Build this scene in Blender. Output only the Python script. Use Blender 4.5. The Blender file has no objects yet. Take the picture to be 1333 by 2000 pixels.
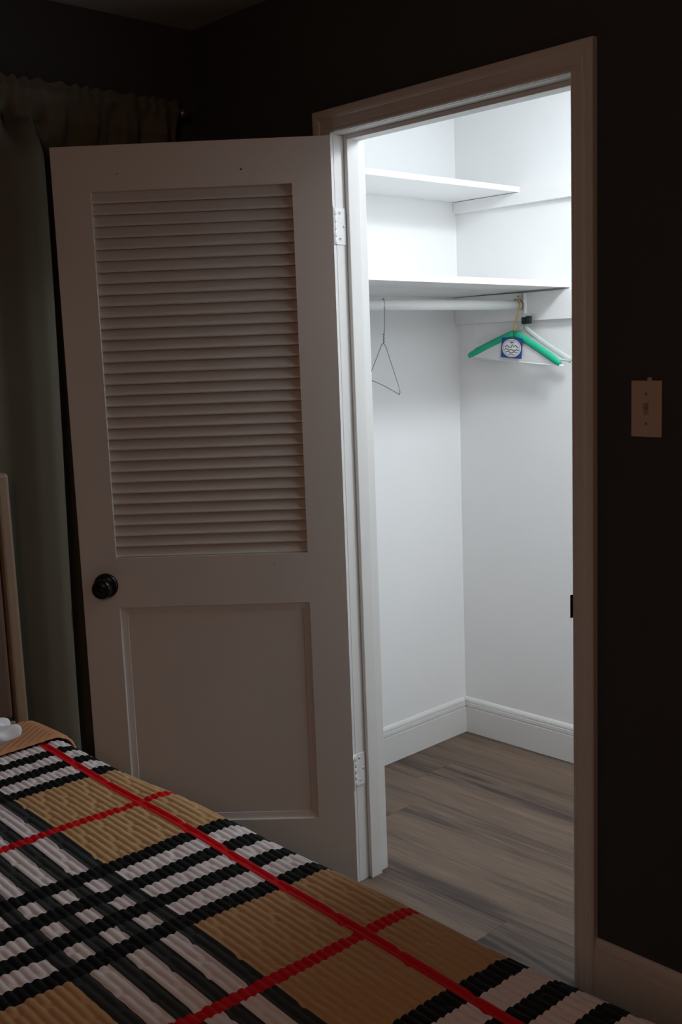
import bpy, bmesh, math, random
import numpy as np
from mathutils import Vector, Matrix

random.seed(4)
scene = bpy.context.scene
C = scene.collection

# ------------------------------------------------------------------ camera
yaw, pitch, roll = math.radians(46.73), math.radians(-8.737), math.radians(-2.164)
fw = Vector((-math.sin(yaw) * math.cos(pitch), math.cos(yaw) * math.cos(pitch), math.sin(pitch)))
r0 = Vector((math.cos(yaw), math.sin(yaw), 0))
u0 = r0.cross(fw)
rr = r0 * math.cos(roll) + u0 * math.sin(roll)
uu = u0 * math.cos(roll) - r0 * math.sin(roll)
cam_data = bpy.data.cameras.new('camera')
cam = bpy.data.objects.new('camera', cam_data)
C.objects.link(cam)
cam.matrix_world = Matrix(((rr.x, uu.x, -fw.x, 2.0481), (rr.y, uu.y, -fw.y, -1.9494),
                           (rr.z, uu.z, -fw.z, 1.4988), (0, 0, 0, 1)))
cam_data.sensor_fit = 'HORIZONTAL'
cam_data.sensor_width = 36.0
cam_data.lens = 2076.86 / 1333 * 36.0
cam_data.clip_start = 0.02
scene.camera = cam

# ------------------------------------------------------------------ world, lights, exposure
world = bpy.data.worlds.new('world')
scene.world = world
world.use_nodes = True
world.node_tree.nodes['Background'].inputs[0].default_value = (0.02, 0.02, 0.022, 1)
world.node_tree.nodes['Background'].inputs[1].default_value = 0.2

scene.view_settings.view_transform = 'Standard'
scene.view_settings.look = 'None'
scene.view_settings.gamma = 1.0
scene.view_settings.use_curve_mapping = False
scene.view_settings.exposure = 0.0

def point_light(name, loc, power, color, radius):
    d = bpy.data.lights.new(name, 'POINT')
    d.energy = power
    d.color = color
    d.shadow_soft_size = radius
    o = bpy.data.objects.new(name, d)
    C.objects.link(o)
    o.location = loc
    return o

def disk_light(name, loc, power, color, size):
    # flush round ceiling fixture, shining down
    d = bpy.data.lights.new(name, 'AREA')
    d.shape = 'DISK'
    d.size = size
    d.energy = power
    d.color = color
    o = bpy.data.objects.new(name, d)
    C.objects.link(o)
    o.location = loc
    return o

# closet ceiling fixture shining down, plus an added point fill for the upper walls
disk_light('closet_ceiling_light', (0.70, 0.66, 2.33), 11.5, (0.89, 0.955, 1.0), 0.28)
point_light('closet_upper_fill', (0.70, 0.66, 2.29), 8.5, (0.89, 0.955, 1.0), 0.09)
point_light('bedroom_lamp', (2.30, -2.70, 1.95), 16.5, (1.0, 0.53, 0.335), 0.14)

# ------------------------------------------------------------------ dimensions (metres)
W, H = 0.723, 2.04            # closet opening
XB = -0.577                   # left bedroom wall
XL, DC = -0.548, 1.1265       # closet left wall, closet back wall
HC = 2.421                    # ceiling
WT = 0.112                    # wall thickness
XR, YF = 3.0, -3.3            # far sides of the bedroom
XCR = 1.35                    # right side of closet

# ------------------------------------------------------------------ materials
def new_mat(name):
    m = bpy.data.materials.new(name)
    m.use_nodes = True
    return m, m.node_tree, m.node_tree.nodes['Principled BSDF']

def node(nt, typ, **kw):
    n = nt.nodes.new(typ)
    for k, v in kw.items():
        setattr(n, k, v)
    return n

def paint(name, col, rough=0.5, var=0.03, bump=0.05, scale=60.0, spec=0.4, metal=0.0):
    m, nt, b = new_mat(name)
    tc = node(nt, 'ShaderNodeTexCoord')
    ns = node(nt, 'ShaderNodeTexNoise')
    ns.inputs['Scale'].default_value = 3.5
    ns.inputs['Detail'].default_value = 4
    nt.links.new(tc.outputs['Object'], ns.inputs['Vector'])
    mix = node(nt, 'ShaderNodeMix', data_type='RGBA')
    mix.inputs[6].default_value = (*[c * (1 - var) for c in col], 1)
    mix.inputs[7].default_value = (*[min(1, c * (1 + var)) for c in col], 1)
    nt.links.new(ns.outputs['Fac'], mix.inputs[0])
    nt.links.new(mix.outputs[2], b.inputs['Base Color'])
    b.inputs['Roughness'].default_value = rough
    b.inputs['Metallic'].default_value = metal
    b.inputs['Specular IOR Level'].default_value = spec
    if bump > 0:
        n2 = node(nt, 'ShaderNodeTexNoise')
        n2.inputs['Scale'].default_value = scale
        n2.inputs['Detail'].default_value = 3
        nt.links.new(tc.outputs['Object'], n2.inputs['Vector'])
        bp = node(nt, 'ShaderNodeBump')
        bp.inputs['Strength'].default_value = bump
        bp.inputs['Distance'].default_value = 0.002
        nt.links.new(n2.outputs['Fac'], bp.inputs['Height'])
        nt.links.new(bp.outputs['Normal'], b.inputs['Normal'])
    return m

M = {}
M['closet_wall'] = paint('closet_white_paint', (0.885, 0.89, 0.89), 0.6, 0.015, 0.15, 140)
M['room_wall'] = paint('dark_brown_wall_paint', (0.064, 0.072, 0.078), 0.7, 0.05, 0.15, 140, 0.25)
M['ceiling'] = paint('ceiling_paint', (0.55, 0.58, 0.58), 0.8, 0.02, 0.2, 90, 0.2)
M['trim'] = paint('white_trim_paint', (0.74, 0.735, 0.72), 0.38, 0.015, 0.04, 40)
M['door'] = paint('white_door_paint', (0.72, 0.70, 0.675), 0.36, 0.015, 0.05, 50)
M['shelf'] = paint('white_shelf_paint', (0.88, 0.885, 0.885), 0.5, 0.015, 0.05, 50)
M['gap'] = paint('dark_gap', (0.03, 0.028, 0.026), 0.8, 0.05, 0)
M['black'] = paint('black_enamel', (0.004, 0.004, 0.005), 0.28, 0.05, 0, spec=0.3)
M['hinge'] = paint('painted_hinge', (0.78, 0.79, 0.79), 0.4, 0.03, 0.1, 300)
M['plate'] = paint('ivory_plastic', (0.62, 0.55, 0.47), 0.4, 0.02, 0)
M['screw'] = paint('screw_ivory', (0.42, 0.36, 0.30), 0.4, 0.05, 0)
M['toggle'] = paint('toggle_plastic', (0.40, 0.34, 0.28), 0.35, 0.05, 0)
M['steel'] = paint('dull_wire', (0.26, 0.26, 0.25), 0.4, 0.1, 0, metal=0.3)
M['brass'] = paint('gold_wire', (0.66, 0.42, 0.10), 0.4, 0.1, 0, metal=0.1)
M['green'] = paint('green_foam', (0.015, 0.46, 0.27), 0.6, 0.05, 0.2, 200)
M['paper'] = paint('white_paper', (0.82, 0.82, 0.83), 0.7, 0.02, 0.1, 40)
M['blue'] = paint('blue_print', (0.02, 0.07, 0.27), 0.5, 0.05, 0)
M['ink'] = paint('dark_ink', (0.06, 0.065, 0.07), 0.6, 0.05, 0)
M['clip'] = paint('dark_green_clip', (0.012, 0.035, 0.028), 0.4, 0.1, 0)
M['sheet'] = paint('white_cotton', (0.78, 0.79, 0.83), 0.85, 0.03, 0.3, 120)
M['mattress'] = paint('mattress_ticking', (0.76, 0.76, 0.78), 0.85, 0.03, 0.2, 80)
M['headboard'] = paint('tan_headboard_wood', (0.25, 0.175, 0.115), 0.45, 0.12, 0.1, 30)
M['pad'] = paint('brown_headboard_pad', (0.11, 0.065, 0.045), 0.6, 0.08, 0.2, 90)
M['rod_metal'] = paint('curtain_rod_metal', (0.35, 0.33, 0.36), 0.3, 0.05, 0, metal=0.8)

m, nt, b = new_mat('clear_plastic')
b.inputs['Base Color'].default_value = (0.92, 0.94, 0.94, 1)
b.inputs['Roughness'].default_value = 0.18
b.inputs['Transmission Weight'].default_value = 0.45
b.inputs['IOR'].default_value = 1.3
M['clear'] = m

# curtain cloth: fine weave in dull sage
m, nt, b = new_mat('sage_curtain_cloth')
tc = node(nt, 'ShaderNodeTexCoord')
mp = node(nt, 'ShaderNodeMapping')
mp.inputs['Scale'].default_value = (900, 900, 260)
ns = node(nt, 'ShaderNodeTexNoise')
ns.inputs['Scale'].default_value = 1.0
nt.links.new(tc.outputs['Object'], mp.inputs['Vector'])
nt.links.new(mp.outputs['Vector'], ns.inputs['Vector'])
cr = node(nt, 'ShaderNodeMix', data_type='RGBA')
cr.inputs[6].default_value = (0.096, 0.089, 0.062, 1)
cr.inputs[7].default_value = (0.130, 0.121, 0.085, 1)
nt.links.new(ns.outputs['Fac'], cr.inputs[0])
nt.links.new(cr.outputs[2], b.inputs['Base Color'])
b.inputs['Roughness'].default_value = 0.75
b.inputs['Sheen Weight'].default_value = 0.1
M['curtain'] = m

# grey-brown vinyl planks with stretched, cathedral-like grain; varies per plank
def wood_floor():
    m, nt, b = new_mat('grey_brown_plank')
    L = nt.links.new
    tc = node(nt, 'ShaderNodeTexCoord')
    oi = node(nt, 'ShaderNodeObjectInfo')
    off = node(nt, 'ShaderNodeVectorMath', operation='SCALE')
    comb = node(nt, 'ShaderNodeCombineXYZ')
    L(oi.outputs['Random'], comb.inputs[0]); L(oi.outputs['Random'], comb.inputs[1])
    L(comb.outputs[0], off.inputs[0]); off.inputs[3].default_value = 37.0
    add = node(nt, 'ShaderNodeVectorMath', operation='ADD')
    L(tc.outputs['Object'], add.inputs[0]); L(off.outputs[0], add.inputs[1])
    # broad bands
    mp1 = node(nt, 'ShaderNodeMapping'); mp1.inputs['Scale'].default_value = (0.5, 8.5, 1.0)
    L(add.outputs[0], mp1.inputs['Vector'])
    n1 = node(nt, 'ShaderNodeTexNoise'); n1.inputs['Scale'].default_value = 1.0
    n1.inputs['Detail'].default_value = 3; n1.inputs['Distortion'].default_value = 0.35
    L(mp1.outputs[0], n1.inputs['Vector'])
    # contour lines of the broad field: cathedral grain
    mul = node(nt, 'ShaderNodeMath', operation='MULTIPLY'); mul.inputs[1].default_value = 95.0
    L(n1.outputs['Fac'], mul.inputs[0])
    sn = node(nt, 'ShaderNodeMath', operation='SINE'); L(mul.outputs[0], sn.inputs[0])
    # fine streaks
    mp2 = node(nt, 'ShaderNodeMapping'); mp2.inputs['Scale'].default_value = (6, 240, 1)
    L(add.outputs[0], mp2.inputs['Vector'])
    n2 = node(nt, 'ShaderNodeTexNoise'); n2.inputs['Scale'].default_value = 1.0
    n2.inputs['Detail'].default_value = 4
    L(mp2.outputs[0], n2.inputs['Vector'])
    ramp = node(nt, 'ShaderNodeValToRGB')
    e = ramp.color_ramp.elements
    e[0].position = 0.34; e[0].color = (0.070, 0.047, 0.039, 1)
    e[1].position = 0.66; e[1].color = (0.178, 0.122, 0.086, 1)
    k = ramp.color_ramp.elements.new(0.49); k.color = (0.138, 0.096, 0.070, 1)
    L(n1.outputs['Fac'], ramp.inputs[0])
    # grain contrast strongest in the dark bands
    mr = node(nt, 'ShaderNodeMapRange'); mr.inputs[1].default_value = 0.36; mr.inputs[2].default_value = 0.5
    mr.inputs[3].default_value = 0.42; mr.inputs[4].default_value = 0.03
    L(n1.outputs['Fac'], mr.inputs[0])
    g = node(nt, 'ShaderNodeMath', operation='MULTIPLY'); L(sn.outputs[0], g.inputs[0]); L(mr.outputs[0], g.inputs[1])
    st = node(nt, 'ShaderNodeMapRange'); st.inputs[1].default_value = 0.3; st.inputs[2].default_value = 0.7
    st.inputs[3].default_value = -0.30; st.inputs[4].default_value = 0.30
    L(n2.outputs['Fac'], st.inputs[0])
    sm = node(nt, 'ShaderNodeMath', operation='ADD'); L(g.outputs[0], sm.inputs[0]); L(st.outputs[0], sm.inputs[1])
    rnd = node(nt, 'ShaderNodeSeparateColor'); L(oi.outputs['Color'], rnd.inputs[0])
    s2 = node(nt, 'ShaderNodeMath', operation='ADD'); L(sm.outputs[0], s2.inputs[0]); L(rnd.outputs[0], s2.inputs[1])
    vm = node(nt, 'ShaderNodeVectorMath', operation='SCALE'); L(ramp.outputs[0], vm.inputs[0]); L(s2.outputs[0], vm.inputs[3])
    L(vm.outputs[0], b.inputs['Base Color'])
    b.inputs['Roughness'].default_value = 0.5
    b.inputs['Specular IOR Level'].default_value = 0.35
    bp = node(nt, 'ShaderNodeBump'); bp.inputs['Strength'].default_value = 0.15; bp.inputs['Distance'].default_value = 0.001
    L(n2.outputs['Fac'], bp.inputs['Height']); L(bp.outputs[0], b.inputs['Normal'])
    return m
M['plank'] = wood_floor()

# plaid quilt: the pattern follows the quilt's own UV, in metres from a red crossing
PU, PV = 0.687, 0.577
def plaid():
    m, nt, b = new_mat('plaid_quilt_cloth')
    L = nt.links.new
    uv = node(nt, 'ShaderNodeUVMap'); uv.uv_map = 'UVMap'
    sp = node(nt, 'ShaderNodeSeparateXYZ'); L(uv.outputs[0], sp.inputs[0])
    def mth(op, a, c=None, d=None):
        n = node(nt, 'ShaderNodeMath', operation=op)
        for i, v in enumerate((a, c, d)):
            if v is None: continue
            if isinstance(v, (int, float)): n.inputs[i].default_value = v
            else: L(v, n.inputs[i])
        return n.outputs[0]
    def dist(sock, centre, period):
        s = mth('SUBTRACT', sock, centre)
        return mth('ABSOLUTE', mth('WRAP', s, period / 2, -period / 2))
    def band(t, a, c):
        return mth('MULTIPLY', mth('GREATER_THAN', t, a), mth('LESS_THAN', t, c))
    tu = dist(sp.outputs[0], 0.336, PU)
    tv = dist(sp.outputs[1], -PV / 2, PV)
    ub = mth('MAXIMUM', band(tu, 0.0215, 0.0615), band(tu, 0.108, 0.148))
    ug = mth('LESS_THAN', tu, 0.148)
    vb = mth('MAXIMUM', band(tv, 0.0155, 0.0440), band(tv, 0.0760, 0.1055))
    vg = mth('LESS_THAN', tv, 0.1055)
    red = mth('MAXIMUM', mth('GREATER_THAN', dist(sp.outputs[0], 0.0, PU + 0.0), 99.0),
              mth('MAXIMUM', mth('LESS_THAN', dist(sp.outputs[0], 0.0, PU), 0.0125),
                  mth('LESS_THAN', dist(sp.outputs[1], 0.0, PV), 0.0105)))
    ns = node(nt, 'ShaderNodeTexNoise'); ns.inputs['Scale'].default_value = 9.0; ns.inputs['Detail'].default_value = 5
    L(uv.outputs[0], ns.inputs['Vector'])
    def mix(f, a, c):
        n = node(nt, 'ShaderNodeMix', data_type='RGBA')
        L(f, n.inputs[0])
        for i, v in ((6, a), (7, c)):
            if isinstance(v, tuple): n.inputs[i].default_value = (*v, 1)
            else: L(v, n.inputs[i])
        return n.outputs[2]
    tan = mix(ns.outputs['Fac'], (0.50, 0.30, 0.145), (0.60, 0.375, 0.19))
    c = mix(mth('MAXIMUM', ug, vg), tan, (0.78, 0.72, 0.72))
    c = mix(vb, c, (0.036, 0.041, 0.043))
    c = mix(ub, c, (0.006, 0.007, 0.008))
    c = mix(red, c, (0.62, 0.004, 0.009))
    L(c, b.inputs['Base Color'])
    b.inputs['Roughness'].default_value = 0.8
    b.inputs['Specular IOR Level'].default_value = 0.2
    n2 = node(nt, 'ShaderNodeTexNoise'); n2.inputs['Scale'].default_value = 400.0
    L(uv.outputs[0], n2.inputs['Vector'])
    bp = node(nt, 'ShaderNodeBump'); bp.inputs['Strength'].default_value = 0.15; bp.inputs['Distance'].default_value = 0.001
    L(n2.outputs['Fac'], bp.inputs['Height']); L(bp.outputs[0], b.inputs['Normal'])
    return m
M['plaid'] = plaid()
M['tan_cloth'] = paint('tan_quilted_cloth', (0.50, 0.235, 0.115), 0.8, 0.08, 0.2, 150)

# ------------------------------------------------------------------ mesh helpers
def mesh_obj(name, verts, faces, mat, parent=None, smooth=False):
    me = bpy.data.meshes.new(name)
    me.from_pydata([tuple(v) for v in verts], [], faces)
    me.update()
    bm = bmesh.new(); bm.from_mesh(me)
    bmesh.ops.recalc_face_normals(bm, faces=bm.faces)
    bm.to_mesh(me); bm.free()
    if smooth:
        for p in me.polygons: p.use_smooth = True
    return link(name, me, mat, parent)

def link(name, me, mat, parent=None):
    o = bpy.data.objects.new(name, me)
    C.objects.link(o)
    if mat is not None and not me.materials:
        me.materials.append(mat)
    if parent is not None: o.parent = parent
    return o

def box_data(boxes):
    V, F = [], []
    for (x0, x1, y0, y1, z0, z1) in boxes:
        n = len(V)
        V += [(x0, y0, z0), (x1, y0, z0), (x1, y1, z0), (x0, y1, z0), (x0, y0, z1), (x1, y0, z1), (x1, y1, z1), (x0, y1, z1)]
        F += [tuple(n + i for i in f) for f in ((0, 3, 2, 1), (4, 5, 6, 7), (0, 1, 5, 4), (1, 2, 6, 5), (2, 3, 7, 6), (3, 0, 4, 7))]
    return V, F

def box(name, b, mat, parent=None, bevel=0.0, seg=2):
    V, F = box_data([b])
    me = bpy.data.meshes.new(name)
    me.from_pydata(V, [], F)
    if bevel > 0:
        bm = bmesh.new(); bm.from_mesh(me)
        bmesh.ops.bevel(bm, geom=list(bm.edges), offset=bevel, segments=seg, affect='EDGES', profile=0.5)
        bm.to_mesh(me); bm.free()
    me.update()
    return link(name, me, mat, parent)

def boxes(name, bs, mat, parent=None):
    V, F = box_data(bs)
    me = bpy.data.meshes.new(name); me.from_pydata(V, [], F); me.update()
    return link(name, me, mat, parent)

def tube(name, pts, rad, mat, parent=None, n=10, flat=1.0):
    pts = [Vector(p) for p in pts]
    V, F = [], []
    t = (pts[1] - pts[0]).normalized()
    ref = Vector((0, 1, 0)) if abs(t.y) < 0.9 else Vector((1, 0, 0))
    a = t.cross(ref).normalized()
    for i, p in enumerate(pts):
        if i == 0: t = (pts[1] - pts[0]).normalized()
        elif i == len(pts) - 1: t = (pts[-1] - pts[-2]).normalized()
        else: t = (pts[i + 1] - pts[i - 1]).normalized()
        a = (a - t * a.dot(t)).normalized()
        c = t.cross(a)
        rd = rad[i] if isinstance(rad, (list, tuple)) else rad
        for k in range(n):
            th = 2 * math.pi * k / n
            V.append(p + a * (math.cos(th) * rd) + c * (math.sin(th) * rd * flat))
    for i in range(len(pts) - 1):
        for k in range(n):
            F.append((i * n + k, i * n + (k + 1) % n, (i + 1) * n + (k + 1) % n, (i + 1) * n + k))
    F.append(tuple(range(n - 1, -1, -1)))
    F.append(tuple((len(pts) - 1) * n + k for k in range(n)))
    return mesh_obj(name, V, F, mat, parent, smooth=True)

def lathe(name, prof, mat, parent=None, axis='y', n=36, origin=(0, 0, 0)):
    V, F = [], []
    for (r, h) in prof:
        for k in range(n):
            th = 2 * math.pi * k / n
            p = {'y': (r * math.cos(th), h, r * math.sin(th)), 'z': (r * math.cos(th), r * math.sin(th), h),
                 'x': (h, r * math.cos(th), r * math.sin(th))}[axis]
            V.append((p[0] + origin[0], p[1] + origin[1], p[2] + origin[2]))
    for i in range(len(prof) - 1):
        for k in range(n):
            F.append((i * n + k, i * n + (k + 1) % n, (i + 1) * n + (k + 1) % n, (i + 1) * n + k))
    F.append(tuple(range(n)))
    F.append(tuple((len(prof) - 1) * n + k for k in range(n)))
    return mesh_obj(name, V, F, mat, parent, smooth=True)

def moulding(name, p0, length, axis, out, nrm, prof, mat, parent=None, m0=0.0, m1=0.0):
    """closed profile (w, d) swept along axis; m0, m1 shift the ends with w (mitres)"""
    p0, axis, out, nrm = Vector(p0), Vector(axis), Vector(out), Vector(nrm)
    V, n = [], len(prof)
    for e, (s, mm) in enumerate(((0.0, m0), (length, m1))):
        for (w, d) in prof:
            V.append(p0 + axis * (s + mm * w) + out * w + nrm * d)
    F = [(i, (i + 1) % n, n + (i + 1) % n, n + i) for i in range(n)]
    F += [tuple(range(n - 1, -1, -1)), tuple(range(n, 2 * n))]
    return mesh_obj(name, V, F, mat, parent)

def empty(name, loc=(0, 0, 0), rz=0.0):
    o = bpy.data.objects.new(name, None)
    C.objects.link(o)
    o.location = loc
    o.rotation_euler = (0, 0, rz)
    o.empty_display_size = 0.05
    return o

def tag(o, label, cat, group=None, kind=None):
    o['label'] = label
    o['category'] = cat
    if group: o['group'] = group
    if kind: o['kind'] = kind
    return o

def struct(o, label, cat):
    return tag(o, label, cat, kind='structure')

# ------------------------------------------------------------------ room shell
J = 0.018   # jamb thickness
struct(boxes('wall_back', [(XB, -J, 0, WT - 0.004, 0, HC), (W + J, XR, 0, WT - 0.004, 0, HC), (-J, W + J, 0, WT - 0.004, H + J, HC)],
             M['room_wall']), 'dark brown bedroom wall around the closet doorway', 'wall')
struct(boxes('wall_left', [(XB - 0.1, XB, YF - 0.1, WT - 0.004, 0, HC)], M['room_wall']),
       'dark bedroom wall behind the green curtain', 'wall')
struct(boxes('wall_right', [(XR, XR + 0.1, YF - 0.1, WT - 0.004, 0, HC)], M['room_wall']), 'dark bedroom wall on the far right, out of view', 'wall')
struct(boxes('wall_front', [(XB, XR, YF - 0.1, YF, 0, HC)], M['room_wall']), 'dark bedroom wall behind the camera', 'wall')
struct(boxes('ceiling', [(XB - 0.1, XR + 0.1, YF - 0.1, DC + 0.1, HC, HC + 0.08)], M['ceiling']),
       'pale ceiling corner above the dark walls', 'ceiling')
struct(boxes('ceiling_closet', [(XL, XCR, WT, DC, HC - 0.006, HC - 0.0005)], M['closet_wall']), 'white closet ceiling hidden above the doorway', 'ceiling')
struct(boxes('wall_closet_front', [(XL, -J, WT - 0.004, WT, 0, HC), (W + J, XCR, WT - 0.004, WT, 0, HC),
                                   (-J, W + J, WT - 0.004, WT, H + J, HC)], M['closet_wall']),
       'white inner side of the closet wall beside the doorway', 'wall')
struct(boxes('wall_closet_left', [(XL - 0.1, XL, WT - 0.004, DC + 0.1, 0, HC)], M['closet_wall']),
       'white closet wall behind the hanging rod', 'wall')
struct(boxes('wall_closet_back', [(XL, XCR + 0.1, DC, DC + 0.1, 0, HC)], M['closet_wall']),
       'white closet wall behind the green hanger', 'wall')
struct(boxes('wall_closet_right', [(XCR, XCR + 0.1, WT, DC, 0, HC)], M['closet_wall']),
       'white closet wall to the right, hidden by the door frame', 'wall')

# floor with single planks
floor = struct(boxes('floor', [(XB - 0.1, XR + 0.1, YF - 0.1, DC + 0.1, -0.1, -0.004)], M['gap']),
               'grey brown wood plank floor running from bedroom into closet', 'floor')
PW, PL = 0.18, 1.22
def plank_mesh(length):
    V, F = box_data([(0, length, 0, PW - 0.0004, -0.004, 0.0)])
    me = bpy.data.meshes.new('plank'); me.from_pydata(V, [], F)
    bm = bmesh.new(); bm.from_mesh(me)
    top = [e for e in bm.edges if all(v.co.z > -0.001 for v in e.verts)]
    bmesh.ops.bevel(bm, geom=top, offset=0.0003, segments=1, affect='EDGES')
    bm.to_mesh(me); bm.free(); me.materials.append(M['plank'])
    return me
pm = plank_mesh(PL - 0.0004)
row_joint = {0: 0.435, 4: -0.372, 1: -0.22, 2: 0.98, 3: 0.62, 5: 0.35, -1: 0.0, -2: 0.5, -3: 0.15, -4: 0.8}
y0 = -0.07
for k in range(-18, 7):
    ys = y0 + k * PW
    xj = row_joint.get(k, (k * 0.43) % PL)
    x = xj - PL * math.ceil((xj - (XB - 0.02)) / PL)
    while x < XR:
        if x + PL > XB:
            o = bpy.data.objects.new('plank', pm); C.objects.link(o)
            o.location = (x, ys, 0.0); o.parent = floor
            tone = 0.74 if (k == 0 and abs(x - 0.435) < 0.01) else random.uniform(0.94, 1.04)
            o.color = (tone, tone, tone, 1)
        x += PL

# ------------------------------------------------------------------ door frame
frame = empty('trim_1', (0, 0, 0))
struct(frame, 'white painted door frame lining the closet opening', 'door frame')
box('jamb_board', (-J, 0, -0.001, WT + 0.001, 0, H), M['trim'], frame, 0.0015)
box('jamb_board', (W, W + J, -0.001, WT + 0.001, 0, H), M['trim'], frame, 0.0015)
box('head_jamb', (-J, W + J, -0.001, WT + 0.001, H, H + J), M['trim'], frame, 0.0015)
S0, S1, SP = 0.0365, 0.078, 0.012
box('door_stop', (0, SP, S0, S1, 0, H), M['trim'], frame, 0.0015)
box('door_stop', (W - SP, W, S0, S1, 0, H), M['trim'], frame, 0.0015)
box('door_stop', (SP, W - SP, S0, S1, H - SP, H), M['trim'], frame, 0.0015)
sp_ = box('strike_plate', (W - 0.0014, W, -0.004, 0.032, 0.878, 0.95), M['black'], frame, 0.0006)
V = []
prof = [(-0.0018, -0.004), (-0.0024, -0.009), (-0.0028, -0.0125), (-0.0018, -0.0130), (-0.0010, -0.009), (0, -0.004)]
for z in (0.889, 0.941):
    V += [(W + a, c, z) for a, c in prof]
n = len(prof)
mesh_obj('strike_lip', V, [(i, (i + 1) % n, n + (i + 1) % n, n + i) for i in range(n)] + [tuple(range(n)), tuple(range(n, 2 * n))],
         M['black'], sp_)

A = 0.058
cas = [(0, 0), (0, 0.008), (0.003, 0.0105), (0.009, 0.0105), (0.011, 0.0085), (0.013, 0.0110), (0.030, 0.0130),
       (0.033, 0.0120), (0.036, 0.0155), (0.042, 0.0175), (0.052, 0.0180), (0.0565, 0.0170), (A, 0.0150), (A, 0)]
casing = empty('trim_2', (0, 0, 0))
struct(casing, 'moulded door casing framing the closet doorway', 'door casing')
RV = 0.001
moulding('casing_board', (-RV, 0, 0), H + RV, (0, 0, 1), (-1, 0, 0), (0, -1, 0), cas, M['trim'], casing, 0, 1)
moulding('casing_board', (W + RV, 0, 0), H + RV, (0, 0, 1), (1, 0, 0), (0, -1, 0), cas, M['trim'], casing, 0, 1)
moulding('head_casing', (-RV, 0, H + RV), W + 2 * RV, (1, 0, 0), (0, 0, 1), (0, -1, 0), cas, M['trim'], casing, -1, 1)

# baseboards
bbp = [(0, 0), (0, 0.015), (0.099, 0.015), (0.1000, 0.0100), (0.1025, 0.0095), (0.1045, 0.0135), (0.117, 0.0130), (0.1175, 0.0075), (0.1195, 0.0070),
       (0.1215, 0.0100), (0.129, 0.0085), (0.136, 0.004), (0.138, 0)]
bbp = [(w + 0.0015, d) for w, d in bbp]
bbr = [(w * 1.03, d) for w, d in bbp]
def baseboard(name, p0, length, axis, nrm, label, prof=bbp, m0=0.0, m1=0.0):
    o = moulding(name, p0, length, axis, (0, 0, 1), nrm, prof, M['trim'])
    struct(o, label, 'baseboard')
    return o
baseboard('baseboard_back', (W + A + RV, 0, 0), XR - W - A - RV, (1, 0, 0), (0, -1, 0), 'moulded baseboard under the light switch wall', bbr)
baseboard('baseboard_back_left', (XB, 0, 0), -A - RV - XB, (1, 0, 0), (0, -1, 0), 'moulded baseboard hidden behind the open door', bbr)
baseboard('baseboard_left', (XB, YF, 0), -YF - 0.0165, (0, 1, 0), (1, 0, 0), 'moulded baseboard under the curtain', bbr)
baseboard('baseboard_closet_left', (XL, WT, 0), DC - WT - 0.0155, (0, 1, 0), (1, 0, 0), 'white baseboard along the closet wall under the rod')
baseboard('baseboard_closet_back', (XL, DC, 0), XCR - XL, (1, 0, 0), (0, -1, 0), 'white baseboard along the closet wall under the green hanger')

# ------------------------------------------------------------------ louvred door
PHI = math.radians(135.09)
DW, DH, DT = 0.717, 2.03, 0.035
door = empty('door_1', (0, -0.005, 0), -PHI)
struct(door, 'white half louvred closet door standing open with black knob', 'door')
zb0 = 0.008
st_h, st_f = 0.104, 0.620         # inner edges of hinge stile and latch stile
l0, l1 = 0.964, 1.9175            # louvre opening
q0, q1 = 0.212, 0.828             # lower panel opening
bv = 0.0012
box('stile', (0.003, st_h, 0, DT, zb0, DH), M['door'], door)
box('stile', (st_f, DW, 0, DT, zb0, DH), M['door'], door)
box('rail', (st_h, st_f, 0, DT, l1, DH), M['door'], door)
box('rail', (st_h, st_f, 0, DT, q1, l0), M['door'], door)
box('rail', (st_h, st_f, 0, DT, zb0, q0), M['door'], door)
# recessed panel with a sloped moulding round it, on both faces
box('panel', (st_h, st_f, 0.0105, DT - 0.0105, q0, q1), M['door'], door)
mp_ = [(0, 0), (0, 0.0100), (0.0025, 0.0058), (0.006, 0.0046), (0.0150, 0.0028), (0.0180, 0.0024), (0.0195, 0)]
for yb, ny in ((DT - 0.0105, 1), (0.0105, -1)):
    moulding('panel_moulding', (st_h, yb, q0), st_f - st_h, (1, 0, 0), (0, 0, 1), (0, ny, 0), mp_, M['door'], door, 1, -1)
    moulding('panel_moulding', (st_h, yb, q1), st_f - st_h, (1, 0, 0), (0, 0, -1), (0, ny, 0), mp_, M['door'], door, 1, -1)
    moulding('panel_moulding', (st_h, yb, q0), q1 - q0, (0, 0, 1), (1, 0, 0), (0, ny, 0), mp_, M['door'], door, 1, -1)
    moulding('panel_moulding', (st_f, yb, q0), q1 - q0, (0, 0, 1), (-1, 0, 0), (0, ny, 0), mp_, M['door'], door, 1, -1)
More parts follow.
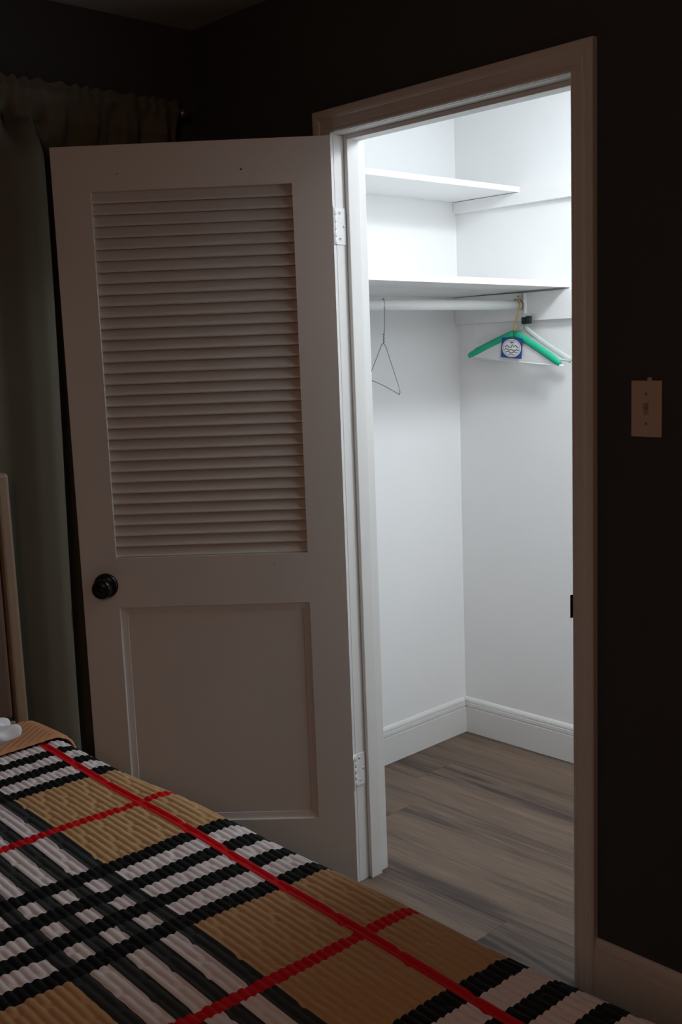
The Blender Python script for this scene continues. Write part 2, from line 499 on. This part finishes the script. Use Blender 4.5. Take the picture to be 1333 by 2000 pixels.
# 33 slats, low edge towards the bedroom
NS = 33
pit = (l1 - l0) / NS
def slat_mesh():
    th, dy, dz = 0.0070, 0.0200, 0.0325
    ax = Vector((0, -dy, dz)); ln = ax.length; ax.normalize()
    pn = Vector((0, ax.z, -ax.y))
    sec = []
    for (s, t) in ((0.0, -0.32), (0.0006, -0.46), (0.002, -0.5), (ln - 0.002, -0.5), (ln, -0.3), (ln, 0.3), (ln - 0.002, 0.5), (0.003, 0.5), (0.0008, 0.36), (0, 0.1)):
        sec.append(ax * s + pn * (t * th))
    V = [(x, v.y, v.z) for x in (st_h, st_f) for v in sec]
    n = len(sec)
    me = bpy.data.meshes.new('slat')
    me.from_pydata(V, [], [(i, (i + 1) % n, n + (i + 1) % n, n + i) for i in range(n)] + [tuple(range(n - 1, -1, -1)), tuple(range(n, 2 * n))])
    bm = bmesh.new(); bm.from_mesh(me); bmesh.ops.recalc_face_normals(bm, faces=bm.faces); bm.to_mesh(me); bm.free()
    me.materials.append(M['door'])
    return me
sm_ = slat_mesh()
for i in range(NS):
    o = bpy.data.objects.new('slat', sm_); C.objects.link(o); o.parent = door
    o.location = (0, DT - 0.0075, l0 + 0.001 + pit * i)
# knob set
for side in (1, -1):
    yb = DT if side > 0 else 0.0
    k = lathe('knob', [(0.0, yb + side * 0.060), (0.010, yb + side * 0.0598), (0.019, yb + side * 0.058), (0.0245, yb + side * 0.0535), (0.0268, yb + side * 0.047),
                       (0.0262, yb + side * 0.040), (0.0225, yb + side * 0.034), (0.016, yb + side * 0.030), (0.012, yb + side * 0.026),
                       (0.0115, yb + side * 0.012)], M['black'], door, origin=(0.653, 0, 0.890))
    lathe('rosette', [(0.013, yb + side * 0.013), (0.024, yb + side * 0.012), (0.030, yb + side * 0.009), (0.0335, yb + side * 0.004), (0.034, yb + side * 0.0)],
          M['black'], k, origin=(0.653, 0, 0.890))
box('latch_plate', (DW - 0.0005, DW + 0.001, 0.005, 0.030, 0.862, 0.918), M['black'], door)
# hinges
for z0, z1 in ((1.765, 1.857), (0.287, 0.379)):
    hg = empty('hinge'); hg.parent = door
    box('door_leaf', (0.0005, 0.0030, 0.002, 0.031, z0, z1), M['hinge'], hg, 0.0004)
    kh = (z1 - z0) / 5
    for q in range(5):
        lathe('knuckle', [(0.0045, z0 + q * kh + 0.0004), (0.0052, z0 + q * kh + 0.001), (0.0052, z0 + (q + 1) * kh - 0.001), (0.0045, z0 + (q + 1) * kh - 0.0004)],
              M['hinge'], hg, axis='z', n=16)
    lf = box('jamb_leaf', (0.0, 0.0022, -0.003, 0.0335, z0, z1), M['hinge'], frame, 0.0004)
    for (yy, zz) in ((0.012, z0 + 0.015), (0.026, (z0 + z1) / 2), (0.012, z1 - 0.012)):
        lathe('screw', [(0.0042, 0.0021), (0.004, 0.0030), (0.0015, 0.0034)], M['hinge'], lf, axis='x', n=14, origin=(0, yy, zz))
        box('screw_slot', (0.0030, 0.0036, yy - 0.003, yy + 0.003, zz - 0.0005, zz + 0.0005), M['gap'], lf)
for (sx, sz, rd) in ((0.548, 1.959, 0.0016), (0.232, 1.957, 0.0024), (0.195, 0.937, 0.0014)):
    lathe('nail_hole', [(rd, DT - 0.001), (rd, DT + 0.0002), (rd * 0.4, DT + 0.0002)], M['gap'], door, n=10, origin=(sx, 0, sz))

# ------------------------------------------------------------------ closet shelves, rod
us = empty('closet_shelf', (XL, 0.6, 2.006))
tag(us, 'narrow white upper closet shelf high above the rod', 'shelf')
def pbox(name, b, mat, parent, bevel=0.0):
    l = parent.location
    return box(name, (b[0] - l.x, b[1] - l.x, b[2] - l.y, b[3] - l.y, b[4] - l.z, b[5] - l.z), mat, parent, bevel)
pbox('shelf_board', (XL + 0.0005, -0.258, WT + 0.001, DC - 0.001, 2.0075, 2.026), M['shelf'], us, 0.001)
pbox('shelf_cleat', (XL + 0.0005, XCR - 0.001, DC - 0.018, DC - 0.0005, 1.966, 2.0060), M['shelf'], us, 0.001)
ls = empty('closet_shelf', (XL, 0.6, 1.668))
tag(ls, 'deep white lower closet shelf right above the hanging rod', 'shelf')
def warped_board(x0, x1, parent):
    # the old boards sag a little towards the back corner
    def zb(x, y):
        fx = (x - XL) / (-0.055 - XL); fy = (DC - y) / (DC - WT)
        return 1.668 + 0.0055 * fx + 0.0070 * fy + 0.0025 * fx * fy
    V = []
    for dz in (0.0, 0.019):
        for (x, y) in ((x0, WT + 0.001), (x1, WT + 0.001), (x1, DC - 0.001), (x0, DC - 0.001)):
            V.append(Vector((x, y, zb(x, y) + dz)) - parent.location)
    return mesh_obj('shelf_board', V, [(0, 1, 2, 3), (4, 5, 6, 7), (0, 1, 5, 4), (1, 2, 6, 5), (2, 3, 7, 6), (3, 0, 4, 7)], M['shelf'], parent)
warped_board(XL + 0.0005, -0.2405, ls)
warped_board(-0.2395, -0.055, ls)
pbox('shelf_cleat', (XL + 0.0005, XCR - 0.001, DC - 0.018, DC - 0.0005, 1.570, 1.6665), M['shelf'], ls, 0.001)

RX, RZ, RR = -0.242, 1.6245, 0.0165
cr_ = empty('closet_rod', (RX, 1.10, RZ))
tag(cr_, 'round white closet hanging rod under the deep shelf', 'closet rod')
lathe('pole', [(RR, WT + 0.006 - 1.10), (RR, 0.003)], M['shelf'], cr_, n=28)
for yy in (1.1040, WT + 0.001):
    br = box('bracket', (-0.022, 0.022, yy - 1.10 - (0.0 if yy > 1 else 0.0), yy - 1.10 + 0.0045, -0.030, 0.040), M['shelf'], cr_, 0.001)
    if yy > 1:
        for xx in (-0.012, 0.012):
            lathe('screw', [(0.0035, 0.0006), (0.0033, -0.0010), (0.001, -0.0016)], M['steel'], br, n=12, origin=(xx, yy - 1.10, 0.030))
        box('bracket_rim', (0.019, 0.023, yy - 1.10 - 0.014, yy - 1.10 + 0.001, -0.030, 0.040), M['shelf'], br, 0.0008)

# ------------------------------------------------------------------ hangers
def hook_pts(r, zc, neck, n=14, end=200):
    """hook over the rod: starts at neck below, rises on the +x side, goes over"""
    pts = [(0, 0, neck), (0.0, 0, neck + 0.012)]
    for i in range(n + 1):
        th = math.radians(-50 + (end + 20) * i / n)
        pts.append((r * math.cos(th), 0, zc + r * math.sin(th)))
    return pts

# paper-covered hanger with green foam strips
HX, HY = -0.238, 1.070
gh = empty('paper_hanger', (HX, HY, RZ))
tag(gh, 'white paper covered hanger with green foam shoulders and blue emblem', 'hanger')
tilt = math.radians(5.0)
def loc2(x, z, y=0.0, t=tilt, px=0.0):
    return (x * math.cos(t) + z * math.sin(t), y, -x * math.sin(t) + z * math.cos(t))
nk = -0.088
hk = [loc2(0, nk), loc2(0.001, nk + 0.02), loc2(0.006, nk + 0.045)]
for i in range(13):
    th = math.radians(-15 + 195 * i / 12)
    hk.append((0.0195 * math.cos(th) + 0.0, 0, 0.0195 * math.sin(th)))
hk.append((-0.0195, 0, -0.008))
tube('hook', hk, 0.0026, M['brass'], gh, 10)
tube('neck_twist', [loc2(0, nk - 0.004), loc2(0, nk + 0.008), loc2(0.002, nk + 0.025)], [0.0045, 0.0042, 0.0032], M['brass'], gh, 10)
ap, hw, dr = nk - 0.008, 0.198, 0.092
def arm(sgn):
    P = []
    for i in range(13):
        s = i / 12
        x = sgn * hw * s
        z = ap - dr * s + 0.003 * math.sin(math.pi * s) - (0.003 if i == 0 else 0)
        P.append(loc2(x, z))
    return P
for sgn in (-1, 1):
    P = arm(sgn)
    tube('foam_strip', P, [0.0125] * 10 + [0.0125, 0.0115, 0.0085], M['green'], gh, 12, 0.8)
# folded paper sheet: two leaves between the arms
zb_ = ap - dr - 0.006
for yy in (-0.0045, 0.0045):
    V, F = [], []
    N = 24
    for i in range(N + 1):
        s = -1 + 2 * i / N
        x = hw * 0.985 * s
        zt = ap - dr * abs(s) + 0.003 * math.sin(math.pi * abs(s))
        for t in range(3):
            z = zt + (zb_ - zt) * t / 2
            bow = yy * (1 - 0.5 * abs(s)) * (0.5 + 0.6 * math.sin(math.pi * t / 2))
            V.append(loc2(x, z, bow))
    for i in range(N):
        for t in range(2):
            F.append((i * 3 + t, (i + 1) * 3 + t, (i + 1) * 3 + t + 1, i * 3 + t + 1))
    mesh_obj('paper_sheet', V, F, M['paper'], gh, smooth=True)
tube('bottom_tube', [loc2(-hw, zb_ + 0.003), loc2(0, zb_), loc2(hw + 0.012, zb_ + 0.001)], 0.0030, M['paper'], gh, 8)
# emblem on the front leaf
em = empty('emblem'); em.parent = gh
ez, es, ey = ap - 0.051, 0.0345, -0.0115
EW = 1.30   # the printed emblem is wider than tall
V = [loc2(a * EW, ez + c, ey) for a, c in ((-es, -es), (es, -es), (es, es), (-es, es))] + [loc2(a * EW, ez + c, ey + 0.0006) for a, c in ((-es, -es), (es, -es), (es, es), (-es, es))]
mesh_obj('emblem_square', V, [(0, 1, 2, 3), (7, 6, 5, 4), (0, 4, 5, 1), (1, 5, 6, 2), (2, 6, 7, 3), (3, 7, 4, 0)], M['blue'], em)
def disc(name, r0_, r1_, y, mat, n=40, cx=0.0, cz=0.0):
    V, F = [], []
    for k in range(n):
        th = 2 * math.pi * k / n
        for r in (r0_, r1_):
            V.append(loc2((cx + r * math.cos(th)) * EW, ez + cz + r * math.sin(th), y))
    for k in range(n):
        a, c = 2 * k, 2 * ((k + 1) % n)
        F.append((a, c, c + 1, a + 1))
    if r0_ < 1e-4:
        F = [tuple(2 * k + 1 for k in range(n))]
    return mesh_obj(name, V, F, mat, em)
disc('emblem_disc', 0.0, 0.0315, ey - 0.0004, M['paper'])
disc('emblem_ring', 0.0270, 0.0282, ey - 0.0007, M['ink'])
def stroke(name, pts, w):
    V, F = [], []
    for i, (a, c) in enumerate(pts):
        p, q = pts[max(0, i - 1)], pts[min(len(pts) - 1, i + 1)]
        d = Vector((q[0] - p[0], q[1] - p[1])); d.normalize()
        nn = Vector((-d.y, d.x)) * w / 2
        V += [loc2((a + nn.x) * EW, ez + c + nn.y, ey - 0.0007), loc2((a - nn.x) * EW, ez + c - nn.y, ey - 0.0007)]
    F = [(2 * i, 2 * i + 1, 2 * i + 3, 2 * i + 2) for i in range(len(pts) - 1)]
    mesh_obj(name, V, F, M['ink'], em)
stroke('emblem_line', [(-0.022, 0.001), (-0.015, 0.009), (-0.008, 0.002), (-0.001, 0.003), (0.002, 0.013), (0.007, 0.005), (0.013, 0.010), (0.022, 0.001)], 0.0032)
stroke('emblem_line', [(-0.024, -0.007), (-0.016, -0.003), (-0.008, -0.008), (0.0, -0.005), (0.009, -0.009), (0.017, -0.004), (0.024, -0.008)], 0.0030)
stroke('emblem_line', [(-0.019, -0.015), (-0.010, -0.012), (-0.001, -0.017), (0.010, -0.012), (0.019, -0.015)], 0.0028)
stroke('emblem_line', [(0.0, 0.024), (0.0, 0.014)], 0.0025)
stroke('emblem_line', [(-0.008, 0.020), (0.008, 0.020)], 0.0025)
stroke('emblem_line', [(-0.010, -0.022), (0.0, -0.020), (0.010, -0.022)], 0.0022)

# clear plastic hanger behind it
ph = empty('plastic_hanger', (-0.215, 1.092, RZ), 0.0)
tag(ph, 'clear plastic hanger with dark clip behind the green shouldered hanger', 'hanger')
t2 = math.radians(6.0)
hp = [loc2(0.0, -0.072, 0, t2), loc2(-0.002, -0.045, 0, t2)]
for i in range(13):
    th = math.radians(-10 + 190 * i / 12)
    hp.append((-0.027 + 0.0215 * math.cos(th), 0, 0.0 + 0.0215 * math.sin(th)))
tube('hook', hp, 0.0028, M['clear'], ph, 10)
for sgn in (-1, 1):
    P = [loc2(sgn * 0.205 * s, -0.072 - 0.102 * s ** 0.85, 0, t2) for s in [i / 12 for i in range(13)]]
    tube('shoulder', P, 0.0095, M['clear'], ph, 12, 0.45)
tube('trouser_bar', [loc2(-0.205, -0.174, 0, t2), loc2(0.205, -0.174, 0, t2)], 0.0045, M['clear'], ph, 10)
gus = [loc2(-0.06, -0.112, 0, t2), loc2(0.0, -0.074, 0, t2), loc2(0.06, -0.112, 0, t2)]
V = [(a, c - 0.0015, d) for a, c, d in gus] + [(a, c + 0.0015, d) for a, c, d in gus]
mesh_obj('gusset', V, [(0, 1, 2), (5, 4, 3), (0, 3, 4, 1), (1, 4, 5, 2), (2, 5, 3, 0)], M['clear'], ph)
cl = box('clip', (-0.013, 0.003, -0.008, 0.006, -0.066, -0.042), M['clip'], ph, 0.003)
box('clip_jaw', (0.005, 0.024, -0.008, 0.006, -0.066, -0.039), M['clip'], cl, 0.003)

# bare wire hanger, turned on the rod
wh = empty('wire_hanger', (RX, 0.415, RZ), math.radians(-32.8))
tag(wh, 'bare thin wire hanger hanging alone near the door jamb', 'hanger')
t3 = math.radians(5.0)
wk = []
for i in range(12):
    th = math.radians(185 - 190 * i / 11)
    wk.append((0.0185 * math.cos(th), 0, 0.0185 * math.sin(th)))
wk += [loc2(0.015, -0.03, 0, t3), loc2(0.012, -0.07, 0, t3), loc2(0.004, -0.092, 0, t3), loc2(0.002, -0.115, 0, t3)]
tube('hook', wk, 0.0015, M['steel'], wh, 8)
tw = []
for i in range(33):
    s = i / 32
    tw.append(loc2(0.004 - 0.002 * s + 0.0022 * math.cos(s * 25), -0.082 - 0.034 * s, 0.0022 * math.sin(s * 25), t3))
tube('neck_twist', tw, 0.0013, M['steel'], wh, 8)
def wp(x, z): return loc2(x, z, 0, t3)
tube('wire_frame', [wp(0, -0.115), wp(0.03, -0.123), wp(0.09, -0.163), wp(0.17, -0.213), wp(0.197, -0.232), wp(0.203, -0.242), wp(0.196, -0.249),
                    wp(0.10, -0.247), wp(0.0, -0.246), wp(-0.10, -0.247), wp(-0.196, -0.249), wp(-0.203, -0.242), wp(-0.197, -0.232),
                    wp(-0.17, -0.213), wp(-0.09, -0.163), wp(-0.03, -0.123), wp(0, -0.115)], 0.0014, M['steel'], wh, 8)

# ------------------------------------------------------------------ light switch
sw = empty('light_switch', (0.9005, 0, 1.354))
tag(sw, 'ivory toggle light switch on the dark wall right of the doorway', 'light switch')
box('wall_plate', (-0.0345, 0.0345, -0.0055, -0.0003, -0.0575, 0.0575), M['plate'], sw, 0.0022, 3)
box('toggle_frame', (-0.0055, 0.0055, -0.0062, -0.005, -0.0125, 0.0125), M['screw'], sw, 0.0004)
tg = box('toggle', (-0.0040, 0.0040, -0.014, -0.0055, -0.0045, 0.0050), M['toggle'], sw, 0.0012)
tg.rotation_euler = (math.radians(-32), 0, 0)
for zz in (-0.030, 0.030):
    s = lathe('screw', [(0.0034, -0.0052), (0.0032, -0.0064), (0.001, -0.0068)], M['screw'], sw, n=14, origin=(0, 0, zz))
    box('screw_slot', (-0.0004, 0.0004, -0.0071, -0.0062, zz - 0.0026, zz + 0.0026), M['gap'], s)
lathe('wall_nub', [(0.0055, -0.0002), (0.0052, -0.003), (0.002, -0.0045)], M['plate'], sw, n=14, origin=(0.006, 0, 0.059))

# ------------------------------------------------------------------ curtain and rod
def sstep(x):
    x = np.clip(x, 0, 1); return x * x * (3 - 2 * x)
def curtain():
    ys = np.arange(-1.45, -0.118, 0.004)
    zs = np.concatenate([np.arange(2.196, 2.10, -0.004), np.arange(2.10, 0.03, -0.03), [0.03]])
    Y, Z = np.meshgrid(ys, zs, indexing='ij')
    s = (2.196 - Z) / 2.166
    # rod pocket with tight gathers, ruffled heading above it
    head = np.exp(-((Z - 2.168) / 0.012) ** 2)
    side = 0.016 + 0.004 * np.sin(Y * 150 + 2 * np.sin(Y * 31))
    top = -0.503 + side * (0.55 + 0.45 * head) - 0.002
    # deep folds below
    ctrl_y = [-1.45, -1.36, -1.28, -1.20, -1.11, -1.02, -0.93, -0.85, -0.77, -0.71, -0.65, -0.605, -0.58, -0.568, -0.556, -0.53, -0.45, -0.40, -0.345, -0.30, -0.25, -0.20, -0.15, -0.118]
    ctrl_x = [-0.50, -0.47, -0.52, -0.47, -0.52, -0.465, -0.515, -0.47, -0.515, -0.500, -0.462, -0.447, -0.452, -0.475, -0.530, -0.545, -0.548, -0.535, -0.552, -0.530, -0.552, -0.528, -0.548, -0.540]
    yy = Y + 0.012 * np.sin(Z * 2.1 + 0.6) * (Y < -0.45)
    low = np.interp(yy.ravel(), ctrl_y, ctrl_x).reshape(Y.shape)
    kern = np.array([1, 2, 3, 2, 1.0]); kern /= kern.sum()
    for _ in range(2):
        pad = np.pad(low, ((2, 2), (0, 0)), mode='edge')
        low = sum(kern[i] * pad[i:i + low.shape[0]] for i in range(5))
    # folds between rod and door top on the free part
    upper = -0.503 + 0.020 * np.sin((Y + 0.03) * 2 * math.pi / 0.095 + 1.2 * np.sin(Y * 9)) + 0.006 * np.sin(Y * 140)
    k1 = sstep((s - 0.01) / 0.035)
    k2 = sstep((s - 0.045) / 0.045)
    X = top * (1 - k1) + upper * k1
    X = X * (1 - k2) + low * k2
    X = np.maximum(X, XB + 0.012)
    Zv = Z + (s < 0.004) * 0.004 * np.sin(Y * 150 + 2 * np.sin(Y * 31))
    V = np.stack([X, Y, Zv], -1).reshape(-1, 3)
    n, k = len(ys), len(zs)
    I = np.arange(n * k).reshape(n, k)
    F = np.stack([I[:-1, :-1], I[1:, :-1], I[1:, 1:], I[:-1, 1:]], -1).reshape(-1, 4)
    o = mesh_obj('curtain', V.tolist(), [tuple(f) for f in F.tolist()], M['curtain'], None, True)
    md = o.modifiers.new('thickness', 'SOLIDIFY'); md.thickness = 0.0015; md.offset = 0
    return o
tag(curtain(), 'long sage green curtain hanging from a rod behind the open door', 'curtain')
rod = empty('curtain_rod', (-0.505, -0.6, 2.168))
tag(rod, 'slim metal curtain rod with a small round end above the curtain', 'curtain rod')
lathe('pole', [(0.0075, -0.85), (0.0075, 0.490)], M['rod_metal'], rod, n=16)
lathe('finial', [(0.006, 0.488), (0.0115, 0.492), (0.0135, 0.500), (0.0115, 0.508), (0.005, 0.512)], M['rod_metal'], rod, n=18)
for yy in (0.474, -0.80):
    box('wall_bracket', (XB + 0.505, 0.004, yy - 0.004, yy + 0.004, -0.010, 0.012), M['rod_metal'], rod, 0.001)

# ------------------------------------------------------------------ bed
BX0, BX1 = -0.395, 1.62
BYN = -0.754              # side of the bed facing the closet
BYF = BYN - 1.52
ZT = 0.600
bed = empty('bed', (0.6, -1.5, 0))
tag(bed, 'bed with tan framed headboard under the plaid quilt', 'bed')
def bb(name, b, mat, bevel=0.0, parent=bed):
    return box(name, (b[0] - 0.6, b[1] - 0.6, b[2] + 1.5, b[3] + 1.5, b[4], b[5]), mat, parent, bevel, 3)
bb('bed_base', (BX0 + 0.01, BX1 - 0.03, BYF + 0.03, BYN - 0.03, 0.16, 0.32), M['headboard'], 0.01)
for x in (BX0 + 0.05, BX1 - 0.1):
    for y in (BYF + 0.08, BYN - 0.12):
        bb('leg', (x, x + 0.05, y, y + 0.05, 0.0, 0.16), M['headboard'], 0.004)
HT, HYE = 1.228, -0.757
hx0, hx1 = -0.44, -0.405
hb = empty('headboard'); hb.parent = bed
bb('headboard_post', (hx0, hx1, HYE - 0.036, HYE, 0.0, HT), M['headboard'], 0.010, hb)
bb('headboard_post', (hx0, hx1, BYF - 0.02, BYF + 0.032, 0.0, HT), M['headboard'], 0.010, hb)
bb('headboard_rail', (hx0 + 0.002, hx1 - 0.002, BYF + 0.03, HYE - 0.034, HT - 0.055, HT - 0.002), M['headboard'], 0.006, hb)
bb('headboard_rail', (hx0 + 0.002, hx1 - 0.002, BYF + 0.03, HYE - 0.034, 0.52, 0.60), M['headboard'], 0.006, hb)
bb('headboard_panel', (hx0 + 0.008, hx1 - 0.012, BYF + 0.03, HYE - 0.034, 0.595, HT - 0.05), M['pad'], 0.002, hb)
bb('headboard_cushion', (hx1 - 0.020, hx1 + 0.012, BYF + 0.05, HYE - 0.046, 0.61, HT - 0.07), M['pad'], 0.012, hb)

mt = box('mattress', (BX0 + 0.005, BX1 - 0.02, BYF + 0.02, BYN - 0.02, 0.321, ZT - 0.0125), M['mattress'], None, 0.04, 4)
tag(mt, 'white mattress end showing between the folded quilt and headboard', 'mattress')

TH = math.radians(3.1)
def quilt(fold=False):
    rad = 0.05
    drop = 0.40
    # quilt parameter space (a along x, b along y), flat before draping
    a0, a1 = -0.345, BX1 - rad + rad * math.pi / 2 + drop - 0.0
    b1 = BYN - rad + rad * math.pi / 2 + drop
    b0 = BYF + rad - rad * math.pi / 2 - 0.25
    da = 0.0046
    if fold:
        a0, a1, da = -0.352, -0.197, 0.003
    av = np.arange(a0, a1, da)
    bv_ = np.concatenate([np.arange(b0, -1.60, 0.006), np.arange(-1.60, b1, 0.0021)])
    Ag, Bg = np.meshgrid(av, bv_, indexing='ij')
    c, s = math.cos(TH), math.sin(TH)
    ox, oy = 0.252, -0.852
    U = (Ag - ox) * c - (Bg - oy) * s
    Vv = (Ag - ox) * s + (Bg - oy) * c
    # channels with staggered tacks
    p = 0.0146
    kk = np.floor(Vv / p)
    fr = Vv / p - kk
    rng = np.random.RandomState(3)
    jit = rng.rand(400) * 0.03
    jt = jit[(kk.astype(int) + 200) % 400]
    Lb = 0.152
    bu = np.mod(U + kk * 0.047 + jt, Lb)
    bd = np.minimum(bu, Lb - bu)
    puff = np.sin(np.pi * np.clip(fr, 0, 1)) ** 0.62
    h = 0.0044 * puff * (1 - 0.95 * np.exp(-(bd / 0.0070) ** 2))
    # soft unevenness of the filling
    lump = 0.0025 * np.sin(U * 11 + 1.3 * np.sin(Vv * 9)) * np.sin(Vv * 13 + 0.8) + 0.002 * np.sin(U * 5.3 + Vv * 4)
    h = h + lump
    # soft unevenness ends; the folded-back hem is a second layer on top
    if fold:
        fy = -0.197 - 0.10 * np.clip(-0.93 - Bg, 0, 0.3) - Ag + 0.0
        rnd_ = np.sqrt(np.clip(1 - (1 - np.clip(fy / 0.016, 0, 1)) ** 2, 0, 1))
        dg = (Ag * 0.80 + Bg * 0.60) / p
        h = 0.0045 + 0.012 * rnd_ + 0.0022 * np.abs(np.sin(np.pi * dg)) ** 0.7 * rnd_ + lump
    # drape
    cx = np.minimum(Ag, BX1 - rad)
    cy = np.clip(Bg, BYF + rad, BYN - rad)
    dx, dy = Ag - cx, Bg - cy
    Ld = np.sqrt(dx * dx + dy * dy) + 1e-9
    nx, ny = dx / Ld, dy / Ld
    flat = (Ld < 1e-6)
    ang = np.clip(Ld / rad, 0, math.pi / 2)
    down = np.clip(Ld - rad * math.pi / 2, 0, None)
    wav = 0.010 * (down / drop) * np.sin((Ag + Bg) * 2 * math.pi / 0.21 + 0.7)
    hor = rad * np.sin(ang) + down * 0.03 + wav
    zz = ZT - 0.004 - rad * (1 - np.cos(ang)) - down
    nh, nz = np.sin(ang), np.cos(ang)
    X = np.where(flat, Ag, cx + nx * hor + nx * nh * h)
    Y = np.where(flat, Bg, cy + ny * hor + ny * nh * h)
    Z = np.where(flat, ZT - 0.004 + h, zz + nz * h)
    n, k = Ag.shape
    verts = np.stack([X, Y, Z], -1).reshape(-1, 3).astype(np.float32)
    I = np.arange(n * k, dtype=np.int32).reshape(n, k)
    F = np.stack([I[:-1, :-1], I[1:, :-1], I[1:, 1:], I[:-1, 1:]], -1).reshape(-1, 4)
    me = bpy.data.meshes.new('quilt')
    me.vertices.add(len(verts)); me.vertices.foreach_set('co', verts.ravel())
    me.loops.add(F.size); me.loops.foreach_set('vertex_index', F.ravel())
    me.polygons.add(len(F))
    me.polygons.foreach_set('loop_start', np.arange(0, F.size, 4, dtype=np.int32))
    me.polygons.foreach_set('use_smooth', np.ones(len(F), dtype=bool))
    uvl = me.uv_layers.new(name='UVMap')
    uvs = np.stack([U.ravel(), Vv.ravel()], -1).astype(np.float32)[F.ravel()]
    uvl.data.foreach_set('uv', uvs.ravel())
    me.update(calc_edges=True); me.validate()
    return link('folded_hem' if fold else 'quilt', me, M['tan_cloth'] if fold else M['plaid'])
qo = tag(quilt(), 'channel stitched quilt in tan, black, white and red plaid covering the bed', 'quilt')
hem = quilt(True)
hem.parent = qo
hem['label'] = 'plain tan hem folded back at the head'
# pillows: rounded cushions with seam edges
def cushion(name, centre, half, rz, tiltx, mat, label, ripple=0.0, pw=2.6, n=56, ridge=0.0, ry=0.0):
    a, b_, c = half
    V, F = [], []
    g = np.sin(np.linspace(-math.pi / 2, math.pi / 2, n))
    for side in (1, -1):
        for x in g:
            for y in g:
                e = max(0.0, (1 - abs(x) ** pw)) * max(0.0, (1 - abs(y) ** pw))
                z = side * c * e ** 0.42
                pin = 1 - 0.05 * (1 - e)
                rp = ripple * math.sin(x * 15 + 2 * math.sin(y * 5)) * math.sin(y * 17 + 1.1) * (1 - e) ** 2
                rg = ridge * abs(math.sin(y * b_ / 0.0146 * math.pi)) ** 0.7 * e ** 0.5 if side > 0 else 0
                V.append((x * a * pin + rp, y * b_ * pin + rp, z + rp * 1.5 + rg))
    for s_ in range(2):
        o_ = s_ * n * n
        for i in range(n - 1):
            for j in range(n - 1):
                f = (o_ + i * n + j, o_ + (i + 1) * n + j, o_ + (i + 1) * n + j + 1, o_ + i * n + j + 1)
                F.append(f if s_ == 0 else f[::-1])
    me = bpy.data.meshes.new(name); me.from_pydata(V, [], F)
    bm = bmesh.new(); bm.from_mesh(me)
    bmesh.ops.remove_doubles(bm, verts=bm.verts, dist=0.0001)
    bmesh.ops.recalc_face_normals(bm, faces=bm.faces)
    bm.to_mesh(me); bm.free()
    for p_ in me.polygons: p_.use_smooth = True
    o = link(name, me, mat)
    o.location = centre
    o.rotation_euler = (tiltx, ry, rz)
    tag(o, label, 'pillow')
    return o
cushion('pillow', (-0.240, -1.205, 0.668), (0.125, 0.305, 0.046), math.radians(2), 0, M['sheet'],
        'white ruffled pillow lying on the folded hem of the quilt', ripple=0.007)
